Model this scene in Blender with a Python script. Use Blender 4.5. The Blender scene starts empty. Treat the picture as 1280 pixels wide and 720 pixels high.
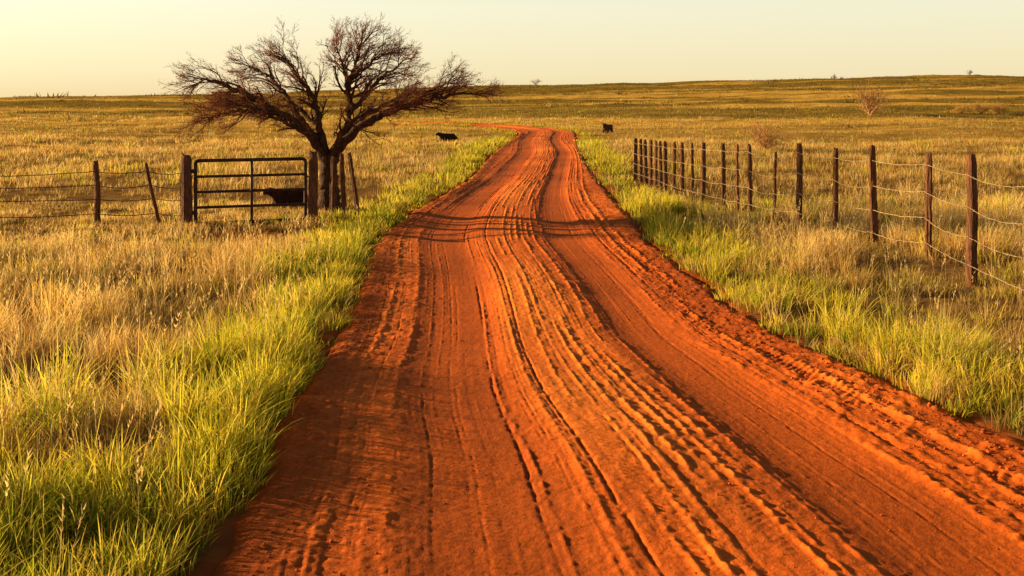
import bpy, math, numpy as np
from mathutils import Vector
rng = np.random.default_rng(11)
scene = bpy.context.scene
COL = scene.collection

# ---------------------------------------------------------------- helpers
_T = np.random.default_rng(3).random((256, 256)) * 2 - 1
def vnoise(x, y):
    x = np.asarray(x, float); y = np.asarray(y, float)
    xi = np.floor(x).astype(int); yi = np.floor(y).astype(int)
    fx = x - xi; fy = y - yi
    fx = fx * fx * (3 - 2 * fx); fy = fy * fy * (3 - 2 * fy)
    a = _T[xi & 255, yi & 255]; b = _T[(xi + 1) & 255, yi & 255]
    c = _T[xi & 255, (yi + 1) & 255]; d = _T[(xi + 1) & 255, (yi + 1) & 255]
    return (a * (1 - fx) + b * fx) * (1 - fy) + (c * (1 - fx) + d * fx) * fy
def fbm(x, y, o=4):
    s = 0; a = 1.0; t = 0
    for i in range(o):
        s = s + a * vnoise(x * 2 ** i + 17.3 * i, y * 2 ** i + 9.1 * i); t += a; a *= 0.5
    return s / t
def sstep(a, b, x):
    t = np.clip((x - a) / (b - a), 0, 1); return t * t * (3 - 2 * t)

def raw_mesh(name, V, F, mat=None, col=None, smooth=False):
    V = np.asarray(V, np.float32); F = np.asarray(F, np.int32)
    k = F.shape[1]
    me = bpy.data.meshes.new(name)
    me.vertices.add(len(V)); me.vertices.foreach_set("co", V.ravel())
    me.loops.add(F.size); me.loops.foreach_set("vertex_index", F.ravel())
    me.polygons.add(len(F)); me.polygons.foreach_set("loop_start", np.arange(len(F), dtype=np.int32) * k)
    me.update(calc_edges=True)
    me.polygons.foreach_set("use_smooth", np.full(len(F), smooth))
    if col is not None:
        at = me.color_attributes.new("Col", "FLOAT_COLOR", "POINT")
        c = np.ones((len(V), 4), np.float32); c[:, :3] = col
        at.data.foreach_set("color", c.ravel())
    if mat: me.materials.append(mat)
    if len(V) < 50000: me.validate()
    return me
def add_obj(name, data, parent=None, label=None, category=None, kind=None, group=None, loc=None):
    o = bpy.data.objects.new(name, data); COL.objects.link(o)
    if loc is not None: o.location = loc
    if parent: o.parent = parent
    if label: o["label"] = label
    if category: o["category"] = category
    if kind: o["kind"] = kind
    if group: o["group"] = group
    return o

def tube(pts, radii, k=6, cap=True):
    pts = np.asarray(pts, float); n = len(pts)
    tan = np.gradient(pts, axis=0); tan /= np.linalg.norm(tan, axis=1)[:, None] + 1e-9
    ref = np.array([0.0, 0, 1]) if abs(tan[0][2]) < 0.8 else np.array([1.0, 0, 0])
    a = np.cross(tan, ref); bad = np.linalg.norm(a, axis=1) < 1e-3
    if bad.any(): a[bad] = np.cross(tan[bad], [0.3, 1.0, 0.2])
    a /= np.linalg.norm(a, axis=1)[:, None]
    b = np.cross(tan, a)
    th = np.arange(k) * 2 * np.pi / k
    r = np.asarray(radii, float)
    if r.ndim == 1: r = np.repeat(r[:, None], k, 1)
    V = pts[:, None, :] + r[:, :, None] * (np.cos(th)[None, :, None] * a[:, None, :] + np.sin(th)[None, :, None] * b[:, None, :])
    V = V.reshape(-1, 3)
    i = np.arange(n - 1)[:, None] * k; j = np.arange(k)[None, :]; j2 = (j + 1) % k
    q = np.stack([i + j, i + j2, i + k + j2, i + k + j], -1).reshape(-1, 4)
    F = np.concatenate([q[:, [0, 1, 2]], q[:, [0, 2, 3]]])
    if cap:
        V = np.vstack([V, pts[0], pts[-1]]); c0 = n * k; c1 = c0 + 1; jj = np.arange(k); jn = (jj + 1) % k
        F = np.concatenate([F, np.stack([np.full(k, c0), jn, jj], -1), np.stack([np.full(k, c1), (n - 1) * k + jj, (n - 1) * k + jn], -1)])
    return V, F
class Bag:
    def __init__(s): s.V = []; s.F = []; s.n = 0
    def add(s, VF):
        s.V.append(VF[0]); s.F.append(VF[1] + s.n); s.n += len(VF[0])
    def mesh(s, name, mat, smooth=True, off=None):
        V = np.vstack(s.V)
        if off is not None: V = V - np.asarray(off)
        return raw_mesh(name, V, np.vstack(s.F), mat, None, smooth)

# ---------------------------------------------------------------- materials
def new_mat(name):
    m = bpy.data.materials.new(name); m.use_nodes = True
    nt = m.node_tree; nt.nodes.clear()
    out = nt.nodes.new("ShaderNodeOutputMaterial")
    return m, nt, out
def noise_mat(name, c1, c2, scale, rough=0.85, bump=0.3, bdist=0.01, stretch=(1, 1, 1), metallic=0.0, c3=None, detail=6):
    m, nt, out = new_mat(name); N = nt.nodes; L = nt.links
    tc = N.new("ShaderNodeTexCoord"); mp = N.new("ShaderNodeMapping"); mp.inputs["Scale"].default_value = stretch
    L.new(tc.outputs["Object"], mp.inputs[0])
    nz = N.new("ShaderNodeTexNoise"); nz.inputs["Scale"].default_value = scale; nz.inputs["Detail"].default_value = detail
    L.new(mp.outputs[0], nz.inputs["Vector"])
    cr = N.new("ShaderNodeValToRGB"); cr.color_ramp.elements[0].position = 0.32; cr.color_ramp.elements[1].position = 0.68
    cr.color_ramp.elements[0].color = (*c1, 1); cr.color_ramp.elements[1].color = (*c2, 1)
    if c3: e = cr.color_ramp.elements.new(0.85); e.color = (*c3, 1)
    L.new(nz.outputs["Fac"], cr.inputs[0])
    p = N.new("ShaderNodeBsdfPrincipled"); p.inputs["Roughness"].default_value = rough; p.inputs["Metallic"].default_value = metallic
    p.inputs["Specular IOR Level"].default_value = 0.2
    L.new(cr.outputs[0], p.inputs["Base Color"])
    b = N.new("ShaderNodeBump"); b.inputs["Strength"].default_value = bump; b.inputs["Distance"].default_value = bdist
    L.new(nz.outputs["Fac"], b.inputs["Height"]); L.new(b.outputs[0], p.inputs["Normal"])
    L.new(p.outputs[0], out.inputs[0])
    return m
def grass_mat(name, tr=0.5):
    m, nt, out = new_mat(name); N = nt.nodes; L = nt.links
    at = N.new("ShaderNodeAttribute"); at.attribute_name = "Col"
    d = N.new("ShaderNodeBsdfDiffuse"); t = N.new("ShaderNodeBsdfTranslucent"); mx = N.new("ShaderNodeMixShader"); mx.inputs[0].default_value = tr
    L.new(at.outputs["Color"], d.inputs[0]); L.new(at.outputs["Color"], t.inputs[0])
    L.new(d.outputs[0], mx.inputs[1]); L.new(t.outputs[0], mx.inputs[2]); L.new(mx.outputs[0], out.inputs[0])
    return m
M_grass = grass_mat("grass_blade")
M_bark = noise_mat("dark_bark", (0.022, 0.012, 0.008), (0.11, 0.05, 0.026), 9, 0.95, 1.0, 0.03, (3, 3, 0.7))
M_twig = noise_mat("twig_bark", (0.12, 0.042, 0.022), (0.30, 0.11, 0.055), 6, 0.9, 0.2)
M_paletwig = noise_mat("pale_twig_bark", (0.28, 0.14, 0.065), (0.50, 0.28, 0.13), 6, 0.9, 0.2)
M_post = noise_mat("weathered_post_wood", (0.035, 0.016, 0.010), (0.24, 0.095, 0.045), 16, 0.9, 1.0, 0.03, (4, 4, 0.35))
M_wire = noise_mat("weathered_wire", (0.26, 0.18, 0.10), (0.50, 0.38, 0.22), 30, 0.5, 0.1, 0.002, metallic=0.3)
M_wire2 = noise_mat("rusty_wire", (0.05, 0.028, 0.018), (0.14, 0.08, 0.05), 30, 0.7, 0.1, 0.002)
M_gate = noise_mat("rusty_gate_steel", (0.025, 0.014, 0.010), (0.09, 0.04, 0.024), 12, 0.6, 0.25, 0.004, metallic=0.3)
M_black = noise_mat("black_hide", (0.010, 0.008, 0.007), (0.03, 0.02, 0.015), 5, 0.9, 0.1)
M_dkbrown = noise_mat("dark_brown_hide", (0.018, 0.008, 0.005), (0.055, 0.02, 0.010), 6, 0.95, 0.2)
M_brown = noise_mat("brown_hide", (0.04, 0.018, 0.009), (0.10, 0.042, 0.018), 5, 0.9, 0.1)
M_horn = noise_mat("horn", (0.2, 0.15, 0.1), (0.35, 0.28, 0.2), 10, 0.6, 0.1)

# ---------------------------------------------------------------- road layout (x, y metres, half width)
CL = np.array([(3.2, -10, 2.7), (2.4, -5, 2.65), (1.75, 0, 2.6), (1.12, 4.64, 2.57), (.88, 6.3, 2.42), (.66, 7.6, 2.34), (.53, 8.6, 2.24), (.40, 10, 2.12),
  (.22, 13, 2.17), (.03, 16, 2.22), (.05, 18, 2.24), (.17, 20.3, 2.13), (.38, 23.8, 1.98), (.6, 28.8, 1.85), (.82, 36, 1.9), (1.16, 45, 1.95), (1.65, 55, 2.0),
  (2.35, 68, 2.05), (2.6, 77, 2.15), (1.7, 87, 2.3), (-1.8, 95, 2.2), (-7.0, 99.5, 1.7), (-12, 102.5, 1.0), (-16, 105, .4)])
def catmull(P, m):
    out = []
    P = np.vstack([2 * P[0] - P[1], P, 2 * P[-1] - P[-2]])
    for i in range(1, len(P) - 2):
        t = np.linspace(0, 1, m, endpoint=False)[:, None]
        a, b, c, d = P[i - 1], P[i], P[i + 1], P[i + 2]
        out.append(0.5 * ((2 * b) + (-a + c) * t + (2 * a - 5 * b + 4 * c - d) * t ** 2 + (-a + 3 * b - 3 * c + d) * t ** 3))
    out.append(P[-2][None]); return np.vstack(out)
CD = catmull(CL, 30)
arc = np.concatenate([[0], np.cumsum(np.linalg.norm(np.diff(CD[:, :2], axis=0), axis=1))])
_cs = CD[::3]
def road_dist(x, y):
    x = np.asarray(x, float).ravel(); y = np.asarray(y, float).ravel(); out = np.full(len(x), 50.0)
    near = np.where((y < 125) & (x < 12) & (x > -30))[0]
    for s in range(0, len(near), 20000):
        ix = near[s:s + 20000]
        d = np.sqrt((x[ix, None] - _cs[None, :, 0]) ** 2 + (y[ix, None] - _cs[None, :, 1]) ** 2)
        k = d.argmin(1); k0 = np.clip(k - 1, 0, len(_cs) - 1); k1 = np.clip(k + 1, 0, len(_cs) - 1)
        A = _cs[k0, :2]; B = _cs[k1, :2]; P = np.stack([x[ix], y[ix]], 1)
        ab = B - A; t = np.clip(((P - A) * ab).sum(1) / ((ab ** 2).sum(1) + 1e-9), 0, 1)
        dd = np.linalg.norm(P - (A + ab * t[:, None]), axis=1)
        out[ix] = np.minimum(dd, d.min(1)) - _cs[k, 2]
    return out
def T(x, y):
    x = np.asarray(x, float); y = np.asarray(y, float)
    z = 0.035 * fbm(x / 2.5, y / 2.5, 3) + 0.05 * vnoise(x / 11 + 3, y / 11)
    d = np.clip(y - 86, 0, None)
    q = np.clip(x / np.maximum(y, 60), -0.8, 0.8)
    rise = 13.5 + 12.5 * q
    z = z + rise * (np.minimum(d, 560) / 560) ** 1.12 - 0.025 * np.clip(d - 560, 0, None)
    und = np.clip(d / 220, 0, 1) ** 1.1
    z = z + und * (2.6 * fbm(x / 190 + 5, y / 75, 2) + 1.5 * fbm(x / 60, y / 26 + 4, 3))
    off = np.clip((np.abs(x - 1) - 4) / 15, 0, 1) * np.clip((y - 22) / 25, 0, 1)
    z = z + off * .35 * fbm(x / 9, y / 7 + 2, 2)
    return z

# ---------------------------------------------------------------- ground
rows = [-12.0]
while rows[-1] < 1500:
    D = max(rows[-1], 0); rows.append(rows[-1] + max(0.07, 0.011 * D))
rows = np.array(rows); ncol = 480
s = np.linspace(-1, 1, ncol); sx = np.sign(s) * np.abs(s) ** 1.7
GX = sx[None, :] * (18 + 1.25 * np.maximum(rows, 0))[:, None] + 0.4
GY = np.repeat(rows[:, None], ncol, 1)
e = road_dist(GX, GY).reshape(GX.shape)
GZ = T(GX, GY) + 0.02 * fbm(GX / .35, GY / .35, 3) * (GY < 60)
edge_n = 0.12 * fbm(GX / 0.5, GY / 0.5, 2)
GZ = GZ - 0.16 * (1 - sstep(-0.3, 0.05, e + edge_n))
V = np.stack([GX, GY, GZ], -1).reshape(-1, 3)
nr = len(rows); I = (np.arange(nr - 1)[:, None] * ncol + np.arange(ncol - 1)[None, :]).ravel()
F = np.stack([I, I + 1, I + ncol + 1, I + ncol], -1)
M_ground, nt, out = new_mat("dry_pasture_ground"); N = nt.nodes; L = nt.links
at = N.new("ShaderNodeAttribute"); at.attribute_name = "Col"
tc = N.new("ShaderNodeTexCoord")
n1 = N.new("ShaderNodeTexNoise"); n1.inputs["Scale"].default_value = 3.0; n1.inputs["Detail"].default_value = 8; L.new(tc.outputs["Object"], n1.inputs["Vector"])
n2 = N.new("ShaderNodeTexNoise"); n2.inputs["Scale"].default_value = 0.25; n2.inputs["Detail"].default_value = 9; n2.inputs["Roughness"].default_value = 0.7; L.new(tc.outputs["Object"], n2.inputs["Vector"])
mr = N.new("ShaderNodeMapRange"); mr.inputs[1].default_value = 0.3; mr.inputs[2].default_value = 0.7; mr.inputs[3].default_value = 0.5; mr.inputs[4].default_value = 1.35
L.new(n2.outputs[0], mr.inputs[0])
mr2 = N.new("ShaderNodeMapRange"); mr2.inputs[1].default_value = 0.3; mr2.inputs[2].default_value = 0.7; mr2.inputs[3].default_value = 0.7; mr2.inputs[4].default_value = 1.25
L.new(n1.outputs[0], mr2.inputs[0])
ml = N.new("ShaderNodeMath"); ml.operation = 'MULTIPLY'; L.new(mr.outputs[0], ml.inputs[0]); L.new(mr2.outputs[0], ml.inputs[1])
vm = N.new("ShaderNodeVectorMath"); vm.operation = 'SCALE'; L.new(at.outputs["Color"], vm.inputs[0]); L.new(ml.outputs[0], vm.inputs["Scale"])
df = N.new("ShaderNodeBsdfDiffuse"); L.new(vm.outputs[0], df.inputs[0])
bp = N.new("ShaderNodeBump"); bp.inputs["Strength"].default_value = 0.7; bp.inputs["Distance"].default_value = 0.08; L.new(n1.outputs[0], bp.inputs["Height"]); L.new(bp.outputs[0], df.inputs["Normal"])
L.new(df.outputs[0], out.inputs[0])
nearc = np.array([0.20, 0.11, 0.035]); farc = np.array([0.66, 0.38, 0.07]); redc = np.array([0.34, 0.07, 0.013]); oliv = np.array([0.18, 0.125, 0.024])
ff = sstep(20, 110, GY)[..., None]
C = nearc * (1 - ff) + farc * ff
def olive_mask(x, y):
    q = x / np.maximum(y, 60)
    band = np.maximum(fbm(x / 120 + 9, y / 24, 4), .9 * fbm(x / 60 + 2, y / 9 + 5, 3) - .08)
    return sstep(-0.02, 0.20, band + .12 * sstep(260, 560, y) + .10 * sstep(-.1, -.4, q) * sstep(300, 500, y)) * sstep(48, 120, y)
on = olive_mask(GX, GY)[..., None] * 0.85
C = C * (1 - on) + oliv * on
rr = (1 - sstep(-0.1, 0.45, e + edge_n * 2))[..., None]
gp = np.exp(-(((GX + 4.3) / 1.8) ** 2 + ((GY - 17.2) / 0.8) ** 2))[..., None]
rr = np.clip(rr + 0.45 * gp, 0, 1)
C = C * (1 - rr) + redc * rr
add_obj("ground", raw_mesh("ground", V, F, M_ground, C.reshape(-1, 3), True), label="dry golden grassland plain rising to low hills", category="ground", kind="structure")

# ---------------------------------------------------------------- road
def arc_to(a): return np.stack([np.interp(a, arc, CD[:, i]) for i in range(3)], -1)
a = 0.0; av = []
while a < arc[-1] - 0.1:
    y = np.interp(a, arc, CD[:, 1]); av.append(a)
    a += 0.011 if 2.8 < y < 6 else max(0.012, 0.0021 * y) if y > 2.8 else 0.15
av = np.array(av); cp = arc_to(av)
sm = arc_to(av + 0.6) - arc_to(np.maximum(av - 0.6, 0)); sm = sm[:, :2] / np.linalg.norm(sm[:, :2], axis=1)[:, None]
nrm = np.stack([sm[:, 1], -sm[:, 0]], 1)
nu = 500; u = np.linspace(-1.10, 1.10, nu)
S = u[None, :] * cp[:, 2][:, None]
RX = cp[:, 0][:, None] + S * nrm[:, 0][:, None]; RY = cp[:, 1][:, None] + S * nrm[:, 1][:, None]
VV = np.repeat(av[:, None], nu, 1); s2 = u[None, :] * 2.25 + 0 * VV
wv = sstep(19, 34, VV) * (1 - .7 * sstep(.7, 1.05, np.abs(u))[None, :])
s2 = s2 + wv * (.34 * np.sin((VV - 22) / 6.8)) * np.clip(70 / VV, 0, 1)
s2 = s2 + 0.05 * vnoise(VV / 8, 0 * VV)
H = -0.040 * np.exp(-((s2 + 0.98) / 0.42) ** 4) - 0.038 * np.exp(-((s2 - 1.0) / 0.36) ** 4) + 0.018 * np.exp(-(s2 / 0.5) ** 2)
r2 = np.random.default_rng(5)
crumb = 1 + .9 * vnoise(VV / .045, s2 / .03) + .7 * vnoise(VV / .12, s2 / .05)
def line(sc, amp, w, wander, seed, keep=0.0):
    c = sc + wander * vnoise(VV / 5.1 + seed, 0 * VV + seed * 1.7) + .005 * vnoise(VV / 0.2 + seed, 0 * VV + seed)
    m = sstep(-0.45, 0.35, vnoise(VV / 1.5 + seed * 2.1, 0 * VV + 40) + keep)
    return amp * m * crumb * np.exp(-((s2 - c) / w) ** 2)
for i, (sc, am, w) in enumerate([(-0.42, .006, .018), (-.30, .006, .015), (-.16, .008, .018), (-.04, .009, .018), (.08, .009, .018), (.18, .012, .020), (.28, .011, .018), (.38, .011, .018), (.48, .010, .018), (.58, .008, .016), (.66, .006, .014)]):
    H = H + line(sc, am, w, 0.022, 3.3 * i + 1, 0.05)
for i, (sc, am, w) in enumerate([(-1.45, .006, .03), (-.70, -.015, .010), (-.66, .008, .012), (-.33, -.013, .010), (-1.75, .008, .04), (1.40, .010, .03), (1.54, -.010, .02), (1.70, .012, .03), (1.88, .012, .035)]):
    H = H + line(sc, am, w, 0.025, 5.1 * i + 70, 0.3)
for i in range(130):
    H = H + line(r2.uniform(-2.0, 2.0), r2.choice([-1, 1]) * r2.uniform(.0012, .0038), r2.uniform(.005, .010), 0.03, 7.7 * i + 200)
def tread(c, half, per, ang, amp, seed):
    band = sstep(half, half * 0.5, np.abs(s2 - c - 0.04 * vnoise(VV / 3 + seed, 0 * VV)))
    ph = VV / per + ang * (s2 - c) / per + .35 * vnoise(VV / .3 + seed, s2 / .1)
    w = np.sin(2 * np.pi * ph)
    m = sstep(-0.2, 0.4, vnoise(VV / 1.1 + seed, s2 / 0.3 + seed))
    return amp * band * w * m * crumb
lod = np.clip(1.2 - cp[:, 1][:, None] / 32, 0, 1)
H = H + lod * (tread(-.52, .10, .06, .7, .0032, 3) + tread(.74, .10, .06, -.7, .0026, 9) + tread(1.50, .15, .08, .8, .003, 15) + tread(1.80, .14, .09, -.9, .004, 22) + tread(-1.05, .14, .05, .5, .0018, 31)
    + tread(-.15, .08, .06, .9, .0036, 37) + tread(.33, .07, .06, -.9, .0036, 41) + tread(-1.5, .12, .07, .7, .0028, 53) + tread(.1, .06, .055, .9, .003, 59))
smooth_tr = 1 - .75 * np.exp(-((s2 + 0.98) / 0.38) ** 4) - .75 * np.exp(-((s2 - 1.0) / 0.32) ** 4)
ro = (0.48 + 1.0 * sstep(1.3, 1.8, s2) + 0.4 * sstep(1.3, 1.9, -s2)) * smooth_tr
cl = np.clip(fbm(VV / .10, s2 / .07, 3) * 1.6, -.25, 1)
H = H + ro * (0.008 * fbm(VV / .26, s2 / .12, 3) + 0.010 * cl * lod)
H = H + 0.0022 * fbm(VV / .05, s2 / .03, 2) * lod
H = H + 0.028 * fbm(VV / 3.6, s2 / 1.3 + 8, 2)
edg = sstep(0.92, 1.08, np.abs(u)[None, :] + 0.05 * fbm(VV / .6, s2 / .6, 3))
RZ = T(RX, RY) + 0.012 + H * (1 - edg) + 0.03 * (1 - edg) * sstep(0.75, 0.95, np.abs(u))[None, :] - 0.10 * edg
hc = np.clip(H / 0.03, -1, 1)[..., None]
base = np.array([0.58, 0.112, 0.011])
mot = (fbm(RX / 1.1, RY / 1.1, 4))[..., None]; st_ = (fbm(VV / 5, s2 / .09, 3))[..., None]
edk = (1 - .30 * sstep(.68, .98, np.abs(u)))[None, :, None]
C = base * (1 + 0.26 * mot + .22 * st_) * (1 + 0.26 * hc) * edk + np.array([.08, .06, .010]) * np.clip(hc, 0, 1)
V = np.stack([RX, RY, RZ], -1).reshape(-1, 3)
nr = len(av); I = (np.arange(nr - 1)[:, None] * nu + np.arange(nu - 1)[None, :]).ravel()
F = np.stack([I, I + 1, I + nu + 1, I + nu], -1)
M_road, nt, out = new_mat("red_dirt"); N = nt.nodes; L = nt.links
at = N.new("ShaderNodeAttribute"); at.attribute_name = "Col"; tc = N.new("ShaderNodeTexCoord")
n1 = N.new("ShaderNodeTexNoise"); n1.inputs["Scale"].default_value = 26; n1.inputs["Detail"].default_value = 8; n1.inputs["Roughness"].default_value = 0.72; L.new(tc.outputs["Object"], n1.inputs["Vector"])
n3 = N.new("ShaderNodeTexVoronoi"); n3.inputs["Scale"].default_value = 60; L.new(tc.outputs["Object"], n3.inputs["Vector"])
mr = N.new("ShaderNodeMapRange"); mr.inputs[1].default_value = 0.3; mr.inputs[2].default_value = 0.7; mr.inputs[3].default_value = 0.72; mr.inputs[4].default_value = 1.28; L.new(n1.outputs[0], mr.inputs[0])
vm = N.new("ShaderNodeVectorMath"); vm.operation = 'SCALE'; L.new(at.outputs["Color"], vm.inputs[0]); L.new(mr.outputs[0], vm.inputs["Scale"])
df = N.new("ShaderNodeBsdfPrincipled"); df.inputs["Roughness"].default_value = 0.9; df.inputs["Specular IOR Level"].default_value = 0.1; L.new(vm.outputs[0], df.inputs["Base Color"])
b1 = N.new("ShaderNodeBump"); b1.inputs["Strength"].default_value = 0.7; b1.inputs["Distance"].default_value = 0.011; L.new(n1.outputs[0], b1.inputs["Height"])
b2 = N.new("ShaderNodeBump"); b2.inputs["Strength"].default_value = 0.3; b2.inputs["Distance"].default_value = 0.005; L.new(n3.outputs["Distance"], b2.inputs["Height"]); L.new(b1.outputs[0], b2.inputs["Normal"])
L.new(b2.outputs[0], df.inputs["Normal"]); L.new(df.outputs[0], out.inputs[0])
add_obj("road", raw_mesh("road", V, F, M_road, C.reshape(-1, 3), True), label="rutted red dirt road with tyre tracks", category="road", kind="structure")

# dirt clods
n = 15000
ca = rng.uniform(0, 1, n) ** 1.6 * 32 + 12.5
cc = arc_to(ca); su = np.where(rng.random(n) < 0.45, rng.normal(0.84, 0.11, n), np.where(rng.random(n) < 0.4, rng.normal(-0.93, 0.06, n), rng.uniform(-.9, .9, n)))
su = np.clip(su, -1.05, 1.05)
dn = arc_to(ca + .4) - arc_to(ca - .4); dn = dn[:, :2] / np.linalg.norm(dn[:, :2], axis=1)[:, None]
px = cc[:, 0] + su * cc[:, 2] * dn[:, 1]; py = cc[:, 1] - su * cc[:, 2] * dn[:, 0]
ia = np.clip(np.searchsorted(av, ca), 0, len(av) - 1); iu = np.clip(((su + 1.1) / 2.2 * (nu - 1)).astype(int), 0, nu - 1)
pz = RZ[ia, iu]
sz = rng.lognormal(-5.25, 0.5, n); sz = np.clip(sz, .003, .022) * np.where(np.abs(su) > .7, 1, .6)
ph = (1 + 5 ** .5) / 2
ico = np.array([(-1, ph, 0), (1, ph, 0), (-1, -ph, 0), (1, -ph, 0), (0, -1, ph), (0, 1, ph), (0, -1, -ph), (0, 1, -ph), (ph, 0, -1), (ph, 0, 1), (-ph, 0, -1), (-ph, 0, 1)]) / 1.9
icf = np.array([(0, 11, 5), (0, 5, 1), (0, 1, 7), (0, 7, 10), (0, 10, 11), (1, 5, 9), (5, 11, 4), (11, 10, 2), (10, 7, 6), (7, 1, 8), (3, 9, 4), (3, 4, 2), (3, 2, 6), (3, 6, 8), (3, 8, 9), (4, 9, 5), (2, 4, 11), (6, 2, 10), (8, 6, 7), (9, 8, 1)])
def blobs(P, sz, zs=0.7, jit=0.3):
    n = len(P); Vb = ico[None] * (1 + rng.uniform(-jit, jit, (n, 12, 1))) * sz[:, None, None] * np.array([1, 1, zs])
    Vb = Vb * (1 + rng.uniform(-.25, .25, (n, 1, 3))) + P[:, None, :]
    return Vb.reshape(-1, 3), (icf[None] + np.arange(n)[:, None, None] * 12).reshape(-1, 3)
V, F = blobs(np.stack([px, py, pz + sz * .25], -1), sz)
M_clod = noise_mat("dirt_clod", (0.36, 0.065, 0.009), (0.58, 0.12, 0.018), 25, 0.95, 0.4)
add_obj("dirt_clods", raw_mesh("dirt_clods", V, F, M_clod), label="loose red dirt clods along the road", category="dirt", kind="stuff")

# ---------------------------------------------------------------- grass
def make_blades(P, Hh, W, yaw, ld, lm, C0, C1, segs):
    n = len(P); rings = []; cols = []
    side = np.stack([np.cos(yaw), np.sin(yaw), 0 * yaw], -1)
    for k in range(segs + 1):
        t = k / segs
        c = P.copy(); c[:, 0] += ld[:, 0] * lm * Hh * t ** 1.8; c[:, 1] += ld[:, 1] * lm * Hh * t ** 1.8; c[:, 2] += Hh * t * (1 - 0.38 * lm * t)
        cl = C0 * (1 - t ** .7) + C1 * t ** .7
        if k < segs:
            w = (W * (1 - 0.75 * t ** 1.5) * .5)[:, None]
            rings += [c - side * w, c + side * w]; cols += [cl, cl]
        else: rings.append(c); cols.append(cl)
    m = len(rings); V = np.stack(rings, 1).reshape(-1, 3); C = np.stack(cols, 1).reshape(-1, 3)
    f = []
    for k in range(segs - 1):
        a = 2 * k; f += [(a, a + 1, a + 3), (a, a + 3, a + 2)]
    a = 2 * (segs - 1); f.append((a, a + 1, a + 2))
    F = (np.array(f)[None] + (np.arange(n) * m)[:, None, None]).reshape(-1, 3)
    return V, F, C
store = {k: [[], [], [], 0] for k in ("green", "dry", "scrub")}
def push(key, V, F, C):
    st = store[key]; st[0].append(V.astype(np.float32)); st[1].append((F + st[3]).astype(np.int32)); st[2].append(np.minimum(C, .95).astype(np.float32)); st[3] += len(V)
straw = np.array([(0.86, 0.56, 0.19), (0.94, 0.68, 0.29), (0.66, 0.37, 0.11), (0.84, 0.57, 0.15)])
green = np.array([(0.52, 0.54, 0.025), (0.76, 0.66, 0.04), (0.27, 0.35, 0.02), (0.90, 0.68, 0.08)])
tiers = [(3.0, 9, 115, 26, 4), (9, 22, 50, 18, 3), (22, 60, 8.5, 13, 2), (60, 160, 1.5, 9, 1), (160, 640, 0.12, 6, 1)]
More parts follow.
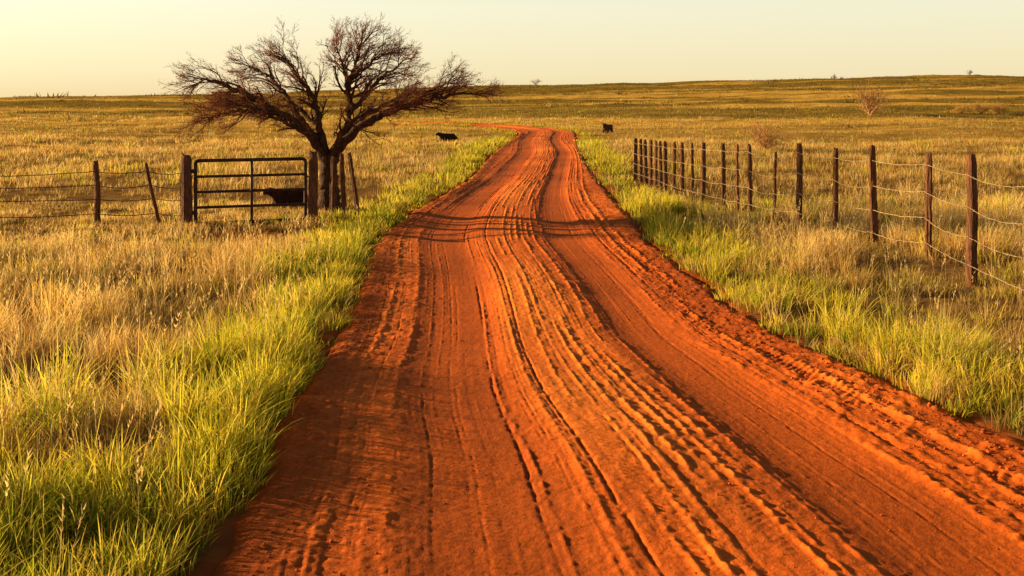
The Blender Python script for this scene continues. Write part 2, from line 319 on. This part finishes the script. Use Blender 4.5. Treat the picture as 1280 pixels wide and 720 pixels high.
for (d0, d1, dens, nb, segs) in tiers:
    hw = 0.56 * d1 + 1.6
    ncl = int(dens * (d1 - d0) * 2 * hw)
    x = rng.uniform(-hw, hw, ncl); y = rng.uniform(d0, d1, ncl)
    k = np.abs(x) < 0.56 * y + 1.6; x = x[k]; y = y[k]
    k = rng.random(len(x)) < (d0 / y) ** 0.7 + 0.25; x = x[k]; y = y[k]
    e = road_dist(x, y)
    en = e + 0.25 * fbm(x / .7, y / .7, 3)
    pat = fbm(x / 1.1 + 3, y / 1.1, 3)
    gp = np.exp(-(((x + 4.3) / 1.6) ** 2 + ((y - 17.0) / 1.0) ** 2))
    keep = (en > 0.02) & (rng.random(len(x)) < np.clip(0.70 + 1.5 * pat + (en < 1.3) * .35, .10, 1) * (1 - .9 * gp))
    x, y, e, en, pat = [q[keep] for q in (x, y, e, en, pat)]
    gw = np.where(x < 0, 1.0, 0.95) + 0.6 * fbm(x / 1.6, y / 1.6, 2) + 0.012 * np.minimum(y, 60)
    pg = sstep(gw + .3, gw - .3, e) * np.where(x < 0, .90, .76) + 0.03
    nl = np.exp(-(((y - 4.8) / 2.3) ** 2)) * (x < 0) * sstep(-0.10, 0.3, fbm(x / 1.0, y / 1.0, 2) + .08) * 0.85
    pg = np.maximum(pg, nl); pg = np.maximum(pg, 0.20 * sstep(0.15, 0.5, fbm(x / 5 + 31, y / 4, 3)))
    isg = rng.random(len(x)) < pg
    for key in ("green", "dry"):
        m = isg if key == "green" else ~isg
        cx, cy, ce, cpn = x[m], y[m], e[m], pat[m]
        if len(cx) == 0: continue
        tall = fbm(cx / .55 + 7, cy / .55, 2)
        mid = fbm(cx / 1.7 + 13, cy / 1.2 + 5, 3)
        hn = (1 + 0.80 * tall + 0.18 * rng.normal(0, 1, len(cx))) * (1 + .45 * mid)
        lodw = 0.0042 + 0.00052 * cy if d1 < 100 else 0.0007 * cy + .004
        if key == "green":
            hh = 0.33 * hn * sstep(-.15, .5, ce + .12) * np.where(cy > 22, .8, 1) * (1 + .3 * (cx < 0) * np.exp(-(((cy - 5) / 2.5) ** 2)))
        else:
            hh = 0.33 * hn * np.where(cy > 14, np.interp(cy, [14, 25, 60, 200], [1, .78, .75, 1.2]), 1) * np.interp(ce, [0, .6], [.6, 1])
        fx_ = np.interp(cy, [10, 14, 18, 22, 29], [5.5, 5.7, 5.0, 4.1, 3.6])
        low = np.exp(-((cx - fx_ + .25) / .6) ** 2) * (cy < 31) * (cy > 8)
        low = np.maximum(low, sstep(-2.3, -2.9, cx) * sstep(14.2, 16, cy) * sstep(25, 22, cy))
        low = np.maximum(low, sstep(2.6, 1.6, np.hypot((cx + 4.0) , (cy - 21) )))
        hh = hh * (1 - .55 * low)
        hh = np.clip(hh, .05, .78)
        rad = 0.055 + 0.006 * np.minimum(cy, 60) + 0.0035 * np.maximum(cy - 60, 0)
        n = len(cx); X = np.repeat(cx, nb); Y = np.repeat(cy, nb); R = np.repeat(rad, nb)
        an = rng.uniform(0, 2 * np.pi, n * nb); rr_ = R * np.sqrt(rng.random(n * nb))
        X = X + np.cos(an) * rr_; Y = Y + np.sin(an) * rr_
        Hh = np.repeat(hh, nb) * rng.uniform(.5, 1.15, n * nb)
        lm = np.clip(rng.normal(.38, .22, n * nb), .03, .9)
        la = an + rng.normal(0, .7, n * nb); ld = np.stack([np.cos(la) + .2, np.sin(la) - .1], -1)
        W = np.repeat(lodw, nb) * rng.uniform(.6, 1.4, n * nb) * (1.25 if key == "green" else .75)
        pal = green if key == "green" else straw
        cc_ = pal[rng.integers(0, 4, n)] * rng.uniform(.72, 1.15, (n, 1))
        cc_ = cc_ * (1 + .25 * fbm(cx / 14, cy / 9 + 2, 3))[:, None] * (1 + .35 * tall)[:, None]
        if key == "dry":   # tan, brown and olive drifts through the dry sward
            dk = sstep(.0, -.35, mid)[:, None] * .6
            cc_ = cc_ * (1 - dk) + np.array([.30, .21, .06]) * dk
            ol = olive_mask(cx, cy)[:, None] * .8
            cc_ = cc_ * (1 - ol) + np.array([.26, .185, .035]) * ol
        cB = np.repeat(cc_, nb, 0) * rng.uniform(.8, 1.2, (n * nb, 1))
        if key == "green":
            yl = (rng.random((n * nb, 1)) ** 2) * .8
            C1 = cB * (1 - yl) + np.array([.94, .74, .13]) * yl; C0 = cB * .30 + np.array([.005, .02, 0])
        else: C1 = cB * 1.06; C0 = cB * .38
        P = np.stack([X, Y, T(X, Y) - .015], -1)
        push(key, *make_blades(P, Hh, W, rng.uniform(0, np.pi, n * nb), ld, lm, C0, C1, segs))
    if d1 <= 22:
        ms = (rng.random(len(x)) < (0.30 if d1 < 10 else 0.50)) & (en > .35)
        ms &= rng.random(len(x)) < np.where(isg, .35, 1)
        fx_ = np.interp(y, [10, 14, 18, 22, 29], [5.5, 5.7, 5.0, 4.1, 3.6])
        ms &= ~((np.abs(x - fx_ + .2) < .6) & (rng.random(len(x)) < .7)); ms &= ~((x < -2.6) & (y > 15))
        sx_, sy_ = x[ms], y[ms]; n = len(sx_)
        hs = rng.uniform(.32, .60, n) * (1 + .45 * fbm(sx_ / .9, sy_ / .9, 2)); la = rng.uniform(0, 6.28, n); ld = np.stack([np.cos(la) + .3, np.sin(la)], -1); lm = rng.uniform(.05, .4, n)
        P = np.stack([sx_, sy_, T(sx_, sy_)], -1)
        cS = np.array([.92, .68, .30]) * rng.uniform(.75, 1.02, (n, 1))
        push("dry", *make_blades(P, hs, np.full(n, .0028) + .0001 * sy_, rng.uniform(0, 3.1, n), ld, lm, cS * .7, cS, 3))
        kf = 10
        t = np.clip(rng.uniform(.66, 1.0, n * kf), 0, 1)
        rp = lambda q: np.repeat(q, kf, 0)
        c = rp(P).copy(); hS = rp(hs); lS = rp(lm); lD = rp(ld)
        c[:, 0] += lD[:, 0] * lS * hS * t ** 1.8; c[:, 1] += lD[:, 1] * lS * hS * t ** 1.8; c[:, 2] += hS * t * (1 - .38 * lS * t)
        fa = rng.uniform(0, 6.28, n * kf)
        push("dry", *make_blades(c, rng.uniform(.025, .05, n * kf), rng.uniform(.006, .010, n * kf), rng.uniform(0, 3.1, n * kf), np.stack([np.cos(fa), np.sin(fa)], -1), rng.uniform(.2, .7, n * kf), rp(cS), rp(cS) * 1.03, 1))
# scrub tufts on plain and hills
n = 9000; y = 70 + 560 * rng.random(n) ** .8; x = rng.uniform(-.58, .58, n) * y
k = (olive_mask(x, y) > .35) & (rng.random(n) < .8) & (road_dist(x, y) > 3); x = x[k]; y = y[k]; n = len(x); nb = 14
hS = rng.lognormal(-.65, .45, n) * np.interp(y, [70, 300], [.35, 1.05]); X = np.repeat(x, nb); Y = np.repeat(y, nb); an = rng.uniform(0, 6.28, n * nb)
R = np.repeat(hS, nb) * np.sqrt(rng.random(n * nb)) * 1.6; X = X + R * np.cos(an); Y = Y + R * np.sin(an)
cS = np.repeat(np.array([.15, .105, .025]) * rng.uniform(.5, 1.8, (n, 1)), nb, 0)
push("scrub", *make_blades(np.stack([X, Y, T(X, Y) - .05], -1), np.repeat(hS, nb) * rng.uniform(.4, 1.1, n * nb), np.repeat(hS, nb) * .28, rng.uniform(0, 3.1, n * nb), np.stack([np.cos(an), np.sin(an)], -1), rng.uniform(.2, .9, n * nb), cS * .7, cS * 1.2, 1))
for key, nm, lb in (("green", "verge_grass", "bright green and yellow grass tufts along the road verges"), ("dry", "dry_grass", "golden dry prairie grass with seed heads"), ("scrub", "prairie_scrub", "dark olive scrub tufts dotting the plain and hills")):
    st = store[key]
    print(nm, st[3])
    add_obj(nm, raw_mesh(nm, np.vstack(st[0]), np.vstack(st[1]), M_grass, np.vstack(st[2])), label=lb, category="grass", kind="stuff")

# ---------------------------------------------------------------- trees
tr = np.random.default_rng(21)
def unit(v): return v / (math.sqrt(float(v[0] * v[0] + v[1] * v[1] + v[2] * v[2])) + 1e-9)
def poly_smooth(P, m=5):
    return catmull(np.array(P, float), m)
RMIN = .0038
def grow(bag, p0, d, Lg, r0, level, maxl, ctr, nchild, outw=.10, droop=.0, tips=None, flat=0.0):
    n = [0, 7, 5, 3, 2, 2][level]
    st = Lg / n; p = np.array(p0, float); d = unit(np.array(d, float)); pts = [p.copy()]; dirs = [d]
    for i in range(n):
        o = p - ctr; o[2] *= .35; o = unit(o)
        d = d + tr.normal(0, .16, 3) + o * outw; d[2] += .05 - droop * (i / n); d[2] *= (1 - flat)
        d = unit(d)
        p = p + d * st; pts.append(p.copy()); dirs.append(d)
    rad = r0 * (1 - .68 * np.linspace(0, 1, n + 1))
    bag[level if level < 3 else 2].add(tube(pts, rad, 5 if level <= 1 else 3, cap=False))
    if tips is not None and level >= maxl: tips.append(pts[-1]); tips.append(pts[len(pts) // 2])
    if level < maxl:
        k = nchild[level]
        for j in range(k):
            f = .18 + .82 * (j + tr.random()) / k
            i = min(int(f * n), n - 1); q = pts[i] + (pts[i + 1] - pts[i]) * (f * n - i)
            ax = unit(tr.normal(0, 1, 3)); side = unit(np.cross(dirs[i], ax))
            an = tr.uniform(.4, .85)
            grow(bag, q, dirs[i] * math.cos(an) + side * math.sin(an), Lg * tr.uniform(.42, .68) * (1 - .25 * f), max(rad[i] * .6, RMIN), level + 1, maxl, ctr, nchild, outw, droop, tips, flat)

bx, by = -3.74, 20.3; bz = float(T(bx, by)) - .05
# (polyline, r0, r1, spacing of side branches, droop)
limbs = [
 ([(0, 0, 0), (0.02, 0, .45), (-.02, .02, .85), (0, 0, 1.2)], .21, .165, 0, 0),
 ([(-.04, 0, 1.05), (-.33, -.05, 1.6), (-.78, -.15, 1.95), (-1.25, -.2, 2.22), (-1.7, -.3, 2.45), (-2.1, -.3, 2.62), (-2.45, -.35, 2.7)], .11, .018, .10, .32),
 ([(-.5, -.1, 1.76), (-.8, .15, 2.25), (-1.1, .4, 2.58), (-1.45, .6, 2.85), (-1.8, .8, 3.0)], .065, .014, .095, .17),
 ([(-.02, .02, 1.1), (-.15, -.05, 1.65), (-.2, -.15, 2.15), (-.35, -.25, 2.5), (-.58, -.35, 2.85), (-.75, -.45, 3.1)], .09, .014, .08, .12),
 ([(.03, 0, 1.0), (.3, .05, 1.6), (.42, .1, 2.15), (.38, .15, 2.6), (.52, .2, 3.05), (.62, .2, 3.4)], .12, .016, .07, .08),
 ([(.41, .1, 2.04), (.75, .3, 2.45), (1.05, .5, 2.8), (1.35, .6, 3.02)], .065, .013, .075, .10),
 ([(.05, 0, 1.1), (.45, -.05, 1.58), (.95, -.12, 1.92), (1.55, -.2, 2.16), (2.15, -.2, 2.32), (2.6, -.3, 2.42), (2.98, -.3, 2.42)], .105, .016, .13, .19),
 ([(.38, .14, 2.5), (.3, .1, 2.9), (.22, -.1, 3.25)], .05, .013, .075, .08),
 ([(.45, .14, 2.75), (.8, .0, 3.0), (1.1, -.2, 3.2)], .05, .013, .075, .10),
 ([(-.02, .05, 1.15), (-.35, .5, 1.75), (-.85, .9, 2.15), (-1.4, 1.2, 2.4)], .07, .014, .12, .25),
 ([(.05, -.05, 1.15), (.4, -.5, 1.7), (.9, -.95, 2.05), (1.5, -1.2, 2.25)], .065, .014, .15, .16),
 ([(-.05, -.05, 1.15), (-.4, -.45, 1.65), (-.95, -.85, 1.98), (-1.5, -1.1, 2.2)], .065, .014, .12, .27),
 ([(.05, .05, 1.15), (.45, .55, 1.8), (1.0, 1.0, 2.2), (1.6, 1.3, 2.45)], .07, .014, .15, .12),
 ([(-.9, -.17, 2.0), (-1.35, -.4, 2.1), (-1.8, -.6, 2.06), (-2.2, -.7, 1.94)], .045, .012, .10, .30),
 ([(-1.25, -.2, 2.2), (-1.6, .1, 2.26), (-2.0, .4, 2.18), (-2.35, .5, 2.06)], .04, .012, .10, .30),
 ([(1.2, -.15, 2.0), (1.7, .2, 2.28), (2.1, .5, 2.54), (2.4, .6, 2.66)], .04, .012, .12, .10),
]
tb = {0: Bag(), 1: Bag(), 2: Bag()}
tips = []
for li, (P, ra, rb, gap, dr) in enumerate(limbs):
    Q = poly_smooth(P, 6); Q[1:-1] += tr.normal(0, .018, (len(Q) - 2, 3))
    R = np.linspace(ra, rb, len(Q)) ** 1.0
    k = 10
    if li == 0: R = R + .16 * np.exp(-np.linspace(0, 1.2, len(Q)) / .12)
    RR = R[:, None] * (1 + .10 * tr.normal(0, 1, (len(Q), k)) * .6)
    tb[0].add(tube(Q, RR, k))
    if li == 0: continue
    Ls = np.concatenate([[0], np.cumsum(np.linalg.norm(np.diff(Q, axis=0), axis=1))])
    a = .38 * Ls[-1] if len(P) > 4 else .2 * Ls[-1]
    if li == 4: a = .5 * Ls[-1]
    while a < Ls[-1]:
        i = min(np.searchsorted(Ls, a), len(Q) - 1); p = Q[i]; d = unit(Q[i] - Q[i - 1])
        side = unit(np.cross(d, unit(tr.normal(0, 1, 3)))); an = tr.uniform(.45, 1.0)
        dd = d * math.cos(an) + side * math.sin(an); dd[2] += .08
        grow(tb, p, dd, tr.uniform(.42, .74), max(R[i] * .5, .010), 1, 4, np.array([0, 0, 1.6]), [0, 5, 4, 3, 0], .13, dr, tips, .04)
        a += tr.uniform(.75, 1.25) * gap
    for q in range(4):
        grow(tb, Q[-1], unit(Q[-1] - Q[-2]) + tr.normal(0, .35, 3), tr.uniform(.36, .56), rb * .9, 1, 4, np.array([0, 0, 1.6]), [0, 5, 4, 3, 0], .1, dr * .7, tips)
tree = add_obj("bare_tree", None, label="wide spreading bare tree with dark forked trunk beside the gate", category="tree", loc=(bx, by, bz))
add_obj("trunk", tb[0].mesh("trunk", M_bark), parent=tree)
add_obj("branches", tb[1].mesh("branches", M_bark), parent=tree)
add_obj("crown", tb[2].mesh("crown", M_twig), parent=tree)
tips = np.array(tips); print("tips", len(tips))
n = 36000; P = tips[tr.integers(0, len(tips), n)] + tr.normal(0, .035, (n, 3))
A = tr.uniform(0, 6.28, n); W = tr.uniform(.006, .013, n)
M_leaf = grass_mat("dry_leaf", .35)
V, F, C = make_blades(P, tr.uniform(.012, .034, n), W, tr.uniform(0, 3.1, n), np.stack([np.cos(A), np.sin(A)], -1), tr.uniform(.2, 1.2, n), np.array([.36, .13, .055]) * tr.uniform(.6, 1.4, (n, 1)), np.array([.50, .19, .075]) * tr.uniform(.6, 1.3, (n, 1)), 1)
add_obj("foliage", raw_mesh("foliage", V, F, M_leaf, C), parent=tree)

def shrub(name, x, y, h, w, lab, cat, stems, mat, nl=0, leafc=(.2, .12, .05), mult=1.0):
    b = {0: Bag(), 1: Bag(), 2: Bag()}; tp = []
    for i in range(stems):
        a = tr.uniform(0, 6.28); o = tr.uniform(.15, 1) * w / h * .5
        grow(b, (0, 0, 0), (math.cos(a) * o, math.sin(a) * o, 1), h * tr.uniform(.6, .85), .022 * h * mult, 1, 3, np.array([0, 0, .1]), [0, 6, 5, 0], .1, .1, tp)
    par = add_obj(name, None, label=lab, category=cat, loc=(x, y, float(T(x, y)) - .03))
    b[2].V = b[1].V + b[2].V
    n0 = b[1].n; b[2].F = b[1].F + [f + n0 for f in b[2].F]
    add_obj("branches", b[2].mesh("branches", mat), parent=par)
    if nl:
        tp = np.array(tp); P = tp[tr.integers(0, len(tp), nl)] + tr.normal(0, .05 * h, (nl, 3)); A = tr.uniform(0, 6.28, nl)
        P[:, 2] = np.abs(P[:, 2])
        V, F, C = make_blades(P, tr.uniform(.03, .06, nl) * h, tr.uniform(.02, .04, nl) * h, tr.uniform(0, 3.1, nl), np.stack([np.cos(A), np.sin(A)], -1), tr.uniform(.2, 1.2, nl), np.array(leafc) * tr.uniform(.5, 1.2, (nl, 1)), np.minimum(np.array(leafc) * tr.uniform(.8, 1.6, (nl, 1)), .9), 1)
        add_obj("foliage", raw_mesh("foliage", V, F, M_leaf, C), parent=par)
    return par
shrub("bare_shrub", 41.4, 115, 3.9, 4.2, "leafless grey-brown shrub alone on the plain", "shrub", 14, M_paletwig, 700, (.42, .25, .11), .8)
shrub("dry_bush", 11.7, 46, 1.4, 2.2, "reddish-brown twiggy bush in dry grass", "bush", 18, M_paletwig, 2200, (.55, .32, .12), .6)
for i, (x, y, h) in enumerate([(53.3, 118, 1.3), (55.6, 118, 1.7), (57.8, 118.4, 1.4)]):
    shrub("low_bush", x, y, h, h * 3.0, "low golden-brown bush on the plain", "bush", 16, M_paletwig, 3500, (.58, .36, .10), .7)["group"] = "low bushes on the plain"
for (x, y, h) in [(13.5, 560, 4.0), (191, 590, 3.2), (276, 600, 3.6)]:
    shrub("distant_bush", x, y, h, h * 1.4, "small dark bush on the hill crest", "bush", 5, M_bark, 900, (.14, .11, .04), 1.2)["group"] = "bushes on the distant hills"

# ---------------------------------------------------------------- fences
def post_mesh(h, r, seed, lean=(0, 0)):
    q = np.random.default_rng(seed); n = 16; k = 14
    z = np.linspace(-.15, h, n); pts = np.stack([lean[0] * z + q.normal(0, .005, n).cumsum() * .6, lean[1] * z + q.normal(0, .003, n).cumsum(), z], -1)
    ov = 1 + .12 * np.cos(np.arange(k) * 2 * np.pi / k * 2 + q.uniform(0, 6)) + q.normal(0, .07, k)
    R = r * (1.08 - .14 * z / h)[:, None] * ov[None] * (1 + q.normal(0, .035, (n, k)))
    R[-1] *= .78
    V, F = tube(pts, R, k)
    top = V[:, 2] > h - 1e-3
    V[top, 2] += q.uniform(-.35, .35) * (V[top, 0] - pts[-1][0]) + q.uniform(-.025, .025, top.sum())
    return raw_mesh("fence_post", V, F, M_post, None, False)
def wire_mesh(nodes, seed, r, mat, sag=.03, barbs=True):
    q = np.random.default_rng(seed); P = []
    for a, b in zip(nodes[:-1], nodes[1:]):
        a = np.array(a); b = np.array(b); m = 14
        t = np.linspace(0, 1, m, endpoint=False)[:, None]
        seg = a + (b - a) * t; s_ = sag * q.uniform(.3, 1.7) * min(1.0, np.linalg.norm(b - a) / 1.5)
        seg[:, 2] -= (4 * t * (1 - t))[:, 0] * s_
        seg[1:, 2] += q.normal(0, .003, m - 1); P.append(seg)
    P.append(np.array(nodes[-1])[None]); P = np.vstack(P)
    bag = Bag(); bag.add(tube(P, np.full(len(P), r), 5))
    if barbs:
        Ls = np.concatenate([[0], np.cumsum(np.linalg.norm(np.diff(P, axis=0), axis=1))]); a = .1
        while a < Ls[-1]:
            c = np.array([np.interp(a, Ls, P[:, i]) for i in range(3)])
            for _ in range(2):
                d = unit(q.normal(0, 1, 3)) * .018; bag.add(tube([c - d, c + d], [r * .6, r * .3], 3, cap=False))
            a += .15
    return bag.mesh("wire", mat)
rp = [(5.42, 10.35, 1.6, .055, -.005), (5.62, 12.16, 1.60, .057, 0), (5.86, 14.04, 1.50, .048, .01), (5.48, 15.04, 1.56, .048, -.01), (5.39, 16.6, 1.44, .043, .01), (5.15, 17.9, 1.47, .048, 0), (4.89, 18.6, 1.28, .030, .03),
      (4.68, 19.55, 1.41, .048, -.01), (4.55, 20.1, 1.38, .032, -.02), (4.39, 20.7, 1.37, .045, 0), (4.2, 21.9, 1.33, .050, .01), (4.07, 22.5, 1.3, .032, 0), (3.97, 23.2, 1.27, .045, 0), (3.88, 24.0, 1.26, .042, .02),
      (3.84, 24.9, 1.25, .045, -.01), (3.83, 25.6, 1.23, .045, 0), (3.80, 26.3, 1.22, .042, .01), (3.75, 26.9, 1.22, .045, 0), (3.72, 27.6, 1.2, .045, -.02), (3.65, 28.2, 1.2, .045, 0), (3.58, 28.9, 1.2, .055, .01)]
fence = add_obj("wire_fence", None, label="wooden post and barbed wire fence beside the red road", category="fence", loc=(5.0, 18, 0))
for i, (x, y, h, r, ln) in enumerate(rp):
    add_obj("fence_post", post_mesh(h, r, 100 + i, (ln, .005)), parent=fence, loc=(x - 5.0, y - 18, float(T(x, y))))
for w, fr in enumerate([.90, .64, .40, .17]):
    nodes = [(x - 5.0 - r + ln * h * fr, y - 18, float(T(x, y)) + min(h, 1.5) * fr) for (x, y, h, r, ln) in rp]
    add_obj("wire", wire_mesh(nodes, 50 + w, .0040, M_wire, .04), parent=fence)
lp = [(-14.5, 18.0, 1.15, .05, 0), (-10.7, 18.1, 1.15, .05, .0), (-7.48, 18.0, 1.17, .058, -.05), (-6.44, 18.2, 1.12, .028, -.22)]
gate_l = (-5.88, 18.0, 1.29, .115, 0)
f2 = add_obj("wire_fence", None, label="sagging wire fence with weathered leaning posts by the gate", category="fence", loc=(-8, 18.2, 0))
for i, (x, y, h, r, ln) in enumerate(lp):
    add_obj("fence_post", post_mesh(h, r, 300 + i, (ln, .01)), parent=f2, loc=(x + 8, y - 18.2, float(T(x, y))))
for w, fr in enumerate([.88, .66, .43, .2]):
    nodes = [(x + 8 + ln * h * fr, y - 18.2 - r, float(T(x, y)) + 1.12 * fr) for (x, y, h, r, ln) in lp + [gate_l]]
    add_obj("wire", wire_mesh(nodes, 80 + w, .0075, M_wire2, .06), parent=f2)
for i, (x, y, h, r, ln, lb) in enumerate([(-5.88, 18.0, 1.29, .115, .0, "thick dark wooden gate post"), (-3.75, 18.75, 1.30, .10, .0, "thick dark wooden gate post beside the tree trunk")]):
    add_obj("gate_post", post_mesh(h, r, 400 + i, (ln, 0)), loc=(x, y, float(T(x, y))), label=lb, category="post", group="gate posts")
for i, (x, y, h, r, ln, lb) in enumerate([(-3.22, 19.2, 1.22, .045, -.05, "weathered wooden post leaning beside the tree"), (-3.02, 19.5, 1.22, .045, -.14, "weathered wooden post leaning toward the tree"), (-3.48, 19.3, 1.15, .075, .01, "short stout wooden post against the tree trunk")]):
    add_obj("leaning_post", post_mesh(h, r, 420 + i, (ln, 0)), loc=(x, y, float(T(x, y))), label=lb, category="post", group="posts beside the tree")
gx0, gy0, gx1, gy1 = -5.73, 18.03, -3.88, 18.70
gl = math.hypot(gx1 - gx0, gy1 - gy0)
gate = add_obj("metal_gate", None, label="dark rusty tubular metal farm gate, closed", category="gate", loc=(gx0, gy0, float(T(gx0, gy0)) + .05))
gate.rotation_euler = (0, 0, math.atan2(gy1 - gy0, gx1 - gx0))
gh = 1.14
def loopframe(w, h, rad, r):
    pts = []
    for cx, cz, a0 in [(w - rad, rad, -90), (w - rad, h - rad, 0), (rad, h - rad, 90), (rad, rad, 180)]:
        for a in np.linspace(a0, a0 + 90, 6): pts.append((cx + rad * math.cos(math.radians(a)), 0, cz + rad * math.sin(math.radians(a))))
    P = np.array(pts); k = 10
    tan = np.roll(P, -1, 0) - np.roll(P, 1, 0); tan /= np.linalg.norm(tan, axis=1)[:, None]
    b = np.array([0, 1.0, 0]); a_ = np.cross(tan, b)
    th = np.arange(k) * 2 * np.pi / k
    V = (P[:, None] + r * (np.cos(th)[None, :, None] * a_[:, None] + np.sin(th)[None, :, None] * b)).reshape(-1, 3)
    m = len(P); F = []
    for i in range(m):
        for j in range(k):
            F.append((i * k + j, i * k + (j + 1) % k, ((i + 1) % m) * k + (j + 1) % k, ((i + 1) % m) * k + j))
    return raw_mesh("frame", V, np.array(F), M_gate, None, True)
add_obj("frame", loopframe(gl, gh, .06, .032), parent=gate)
for z in (.29, .57, .85):
    V, F = tube([(.0, 0, z), (gl, 0, z)], [.026, .026], 10, cap=False)
    add_obj("rail", raw_mesh("rail", V, F, M_gate, None, True), parent=gate)
V, F = tube([(gl * .5, -.030, .0), (gl * .5, -.030, gh)], [.026, .026], 8)
add_obj("upright", raw_mesh("upright", V, F, M_gate, None, True), parent=gate)
for z in (.2, .95):
    V, F = tube([(-.10, 0, z), (.03, 0, z)], [.038, .038], 8); add_obj("hinge", raw_mesh("hinge", V, F, M_gate), parent=gate)
V, F = tube([(gl - .02, -.04, .82), (gl + .06, -.05, .80), (gl + .12, -.03, .78)], [.014] * 3, 6); add_obj("latch", raw_mesh("latch", V, F, M_gate), parent=gate)

# ---------------------------------------------------------------- cattle
def cow(name, loc, rot, sc, mat, lab, grp, horns=True):
    vs = []; ed = []; ra = []
    def v(p, r, par=None):
        vs.append(p); ra.append(r if isinstance(r, tuple) else (r, r))
        if par is not None: ed.append((par, len(vs) - 1))
        return len(vs) - 1
    hz = .42
    a = v((-.05, 0, hz), (.34, .36)); ru = v((-.55, 0, hz + .0), (.27, .28), a); tl = v((-.80, 0, hz - .04), .08, ru); v((-.88, 0, .1), .025, tl)
    sh = v((.42, 0, hz + .04), (.28, .31), a); nk = v((.72, 0, hz + .24), (.16, .19), sh); po = v((.94, 0, hz + .42), (.12, .13), nk); mz = v((1.18, 0, hz + .22), (.075, .08), po)
    for s_ in (-1, 1):
        v((.90, s_ * .24, hz + .44), .03, po)
        k = v((.70, s_ * .20, .12), .08, sh); v((.38, s_ * .26, .07), .05, k)
        k = v((-.25, s_ * .34, .18), .12, ru); k2 = v((-.62, s_ * .36, .09), .06, k); v((-.32, s_ * .40, .05), .04, k2)
    me = bpy.data.meshes.new("b"); me.from_pydata(vs, ed, []); tmp = bpy.data.objects.new("tmp", me); COL.objects.link(tmp)
    m = tmp.modifiers.new("s", "SKIN"); m.use_smooth_shade = True
    for i, r in enumerate(ra): me.skin_vertices[0].data[i].radius = r
    me.skin_vertices[0].data[0].use_root = True
    s_ = tmp.modifiers.new("u", "SUBSURF"); s_.levels = 3
    dg = bpy.context.evaluated_depsgraph_get(); em = bpy.data.meshes.new_from_object(tmp.evaluated_get(dg)); em.name = name
    bpy.data.objects.remove(tmp); em.materials.clear(); em.materials.append(mat)
    o = add_obj(name, em, label=lab, category="cow", group=grp, loc=(loc[0], loc[1], float(T(*loc)) - .02)); o.rotation_euler = (0, 0, rot); o.scale = (sc,) * 3
    if horns:
        for q in (-1, 1):
            V, F = tube([(.92, q * .08, hz + .50), (.93, q * .17, hz + .59), (.96, q * .19, hz + .66)], [.028, .02, .006], 6)
            add_obj("horn", raw_mesh("horn", V, F, M_horn, None, True), parent=o)
    return o
cow("resting_cow", (-3.62, 57), math.radians(200), .66, M_black, "black cow lying in the golden grass", "resting cattle")
cow("resting_cow", (7.3, 76), math.radians(245), .85, M_brown, "brown cow lying beside the road bend", "resting cattle", False)
cow("resting_cow", (-4.66, 21.0), math.radians(215), .52, M_dkbrown, "small dark brown calf lying behind the gate", "resting cattle", False)

# ---------------------------------------------------------------- light
AZ = math.radians(70); EL = math.radians(13.5)
sun = bpy.data.lights.new("sun", "SUN"); sun.energy = 11.0; sun.angle = math.radians(1.0); sun.color = (1.0, .70, .32)
so = bpy.data.objects.new("sun", sun); COL.objects.link(so)
tos = Vector((-math.sin(AZ) * math.cos(EL), math.cos(AZ) * math.cos(EL), math.sin(EL)))
so.rotation_euler = tos.to_track_quat('Z', 'Y').to_euler(); so.location = (-20, 10, 20)
w = bpy.data.worlds.new("World"); scene.world = w; w.use_nodes = True; nt = w.node_tree; nt.nodes.clear(); N = nt.nodes; L = nt.links
out = N.new("ShaderNodeOutputWorld"); bg = N.new("ShaderNodeBackground"); bg.inputs[1].default_value = 0.05
sky = N.new("ShaderNodeTexSky"); sky.sky_type = 'NISHITA'; sky.sun_disc = False; sky.sun_elevation = EL; sky.sun_rotation = -AZ; sky.dust_density = 4.0
L.new(sky.outputs[0], bg.inputs[0])
tc = N.new("ShaderNodeTexCoord"); sp = N.new("ShaderNodeSeparateXYZ"); L.new(tc.outputs["Generated"], sp.inputs[0])
cr = N.new("ShaderNodeValToRGB"); E = cr.color_ramp.elements
E[0].position = 0.0; E[0].color = (.86, .66, .34, 1); E[1].position = 1.0; E[1].color = (.02, .035, .06, 1)
for p_, c_ in ((.03, (.87, .75, .46)), (.10, (.81, .78, .57)), (.17, (.32, .30, .22)), (.32, (.08, .085, .09))):
    q = E.new(p_); q.color = (*c_, 1)
L.new(sp.outputs[2], cr.inputs[0])
bg2 = N.new("ShaderNodeBackground"); bg2.inputs[1].default_value = 1.0; L.new(cr.outputs[0], bg2.inputs[0])
ad = N.new("ShaderNodeAddShader"); L.new(bg.outputs[0], ad.inputs[0]); L.new(bg2.outputs[0], ad.inputs[1]); L.new(ad.outputs[0], out.inputs[0])

# ---------------------------------------------------------------- camera
cam = bpy.data.cameras.new("camera"); cam.lens = 35; cam.sensor_width = 36; cam.shift_y = -230 / 1280; cam.clip_end = 6000; cam.clip_start = .05
co = bpy.data.objects.new("camera", cam); COL.objects.link(co); co.location = (0, 0, 2.2); co.rotation_euler = (math.radians(90), 0, 0)
scene.camera = co
scene.view_settings.view_transform = 'Standard'; scene.view_settings.look = 'None'; scene.view_settings.exposure = 0; scene.view_settings.gamma = 1
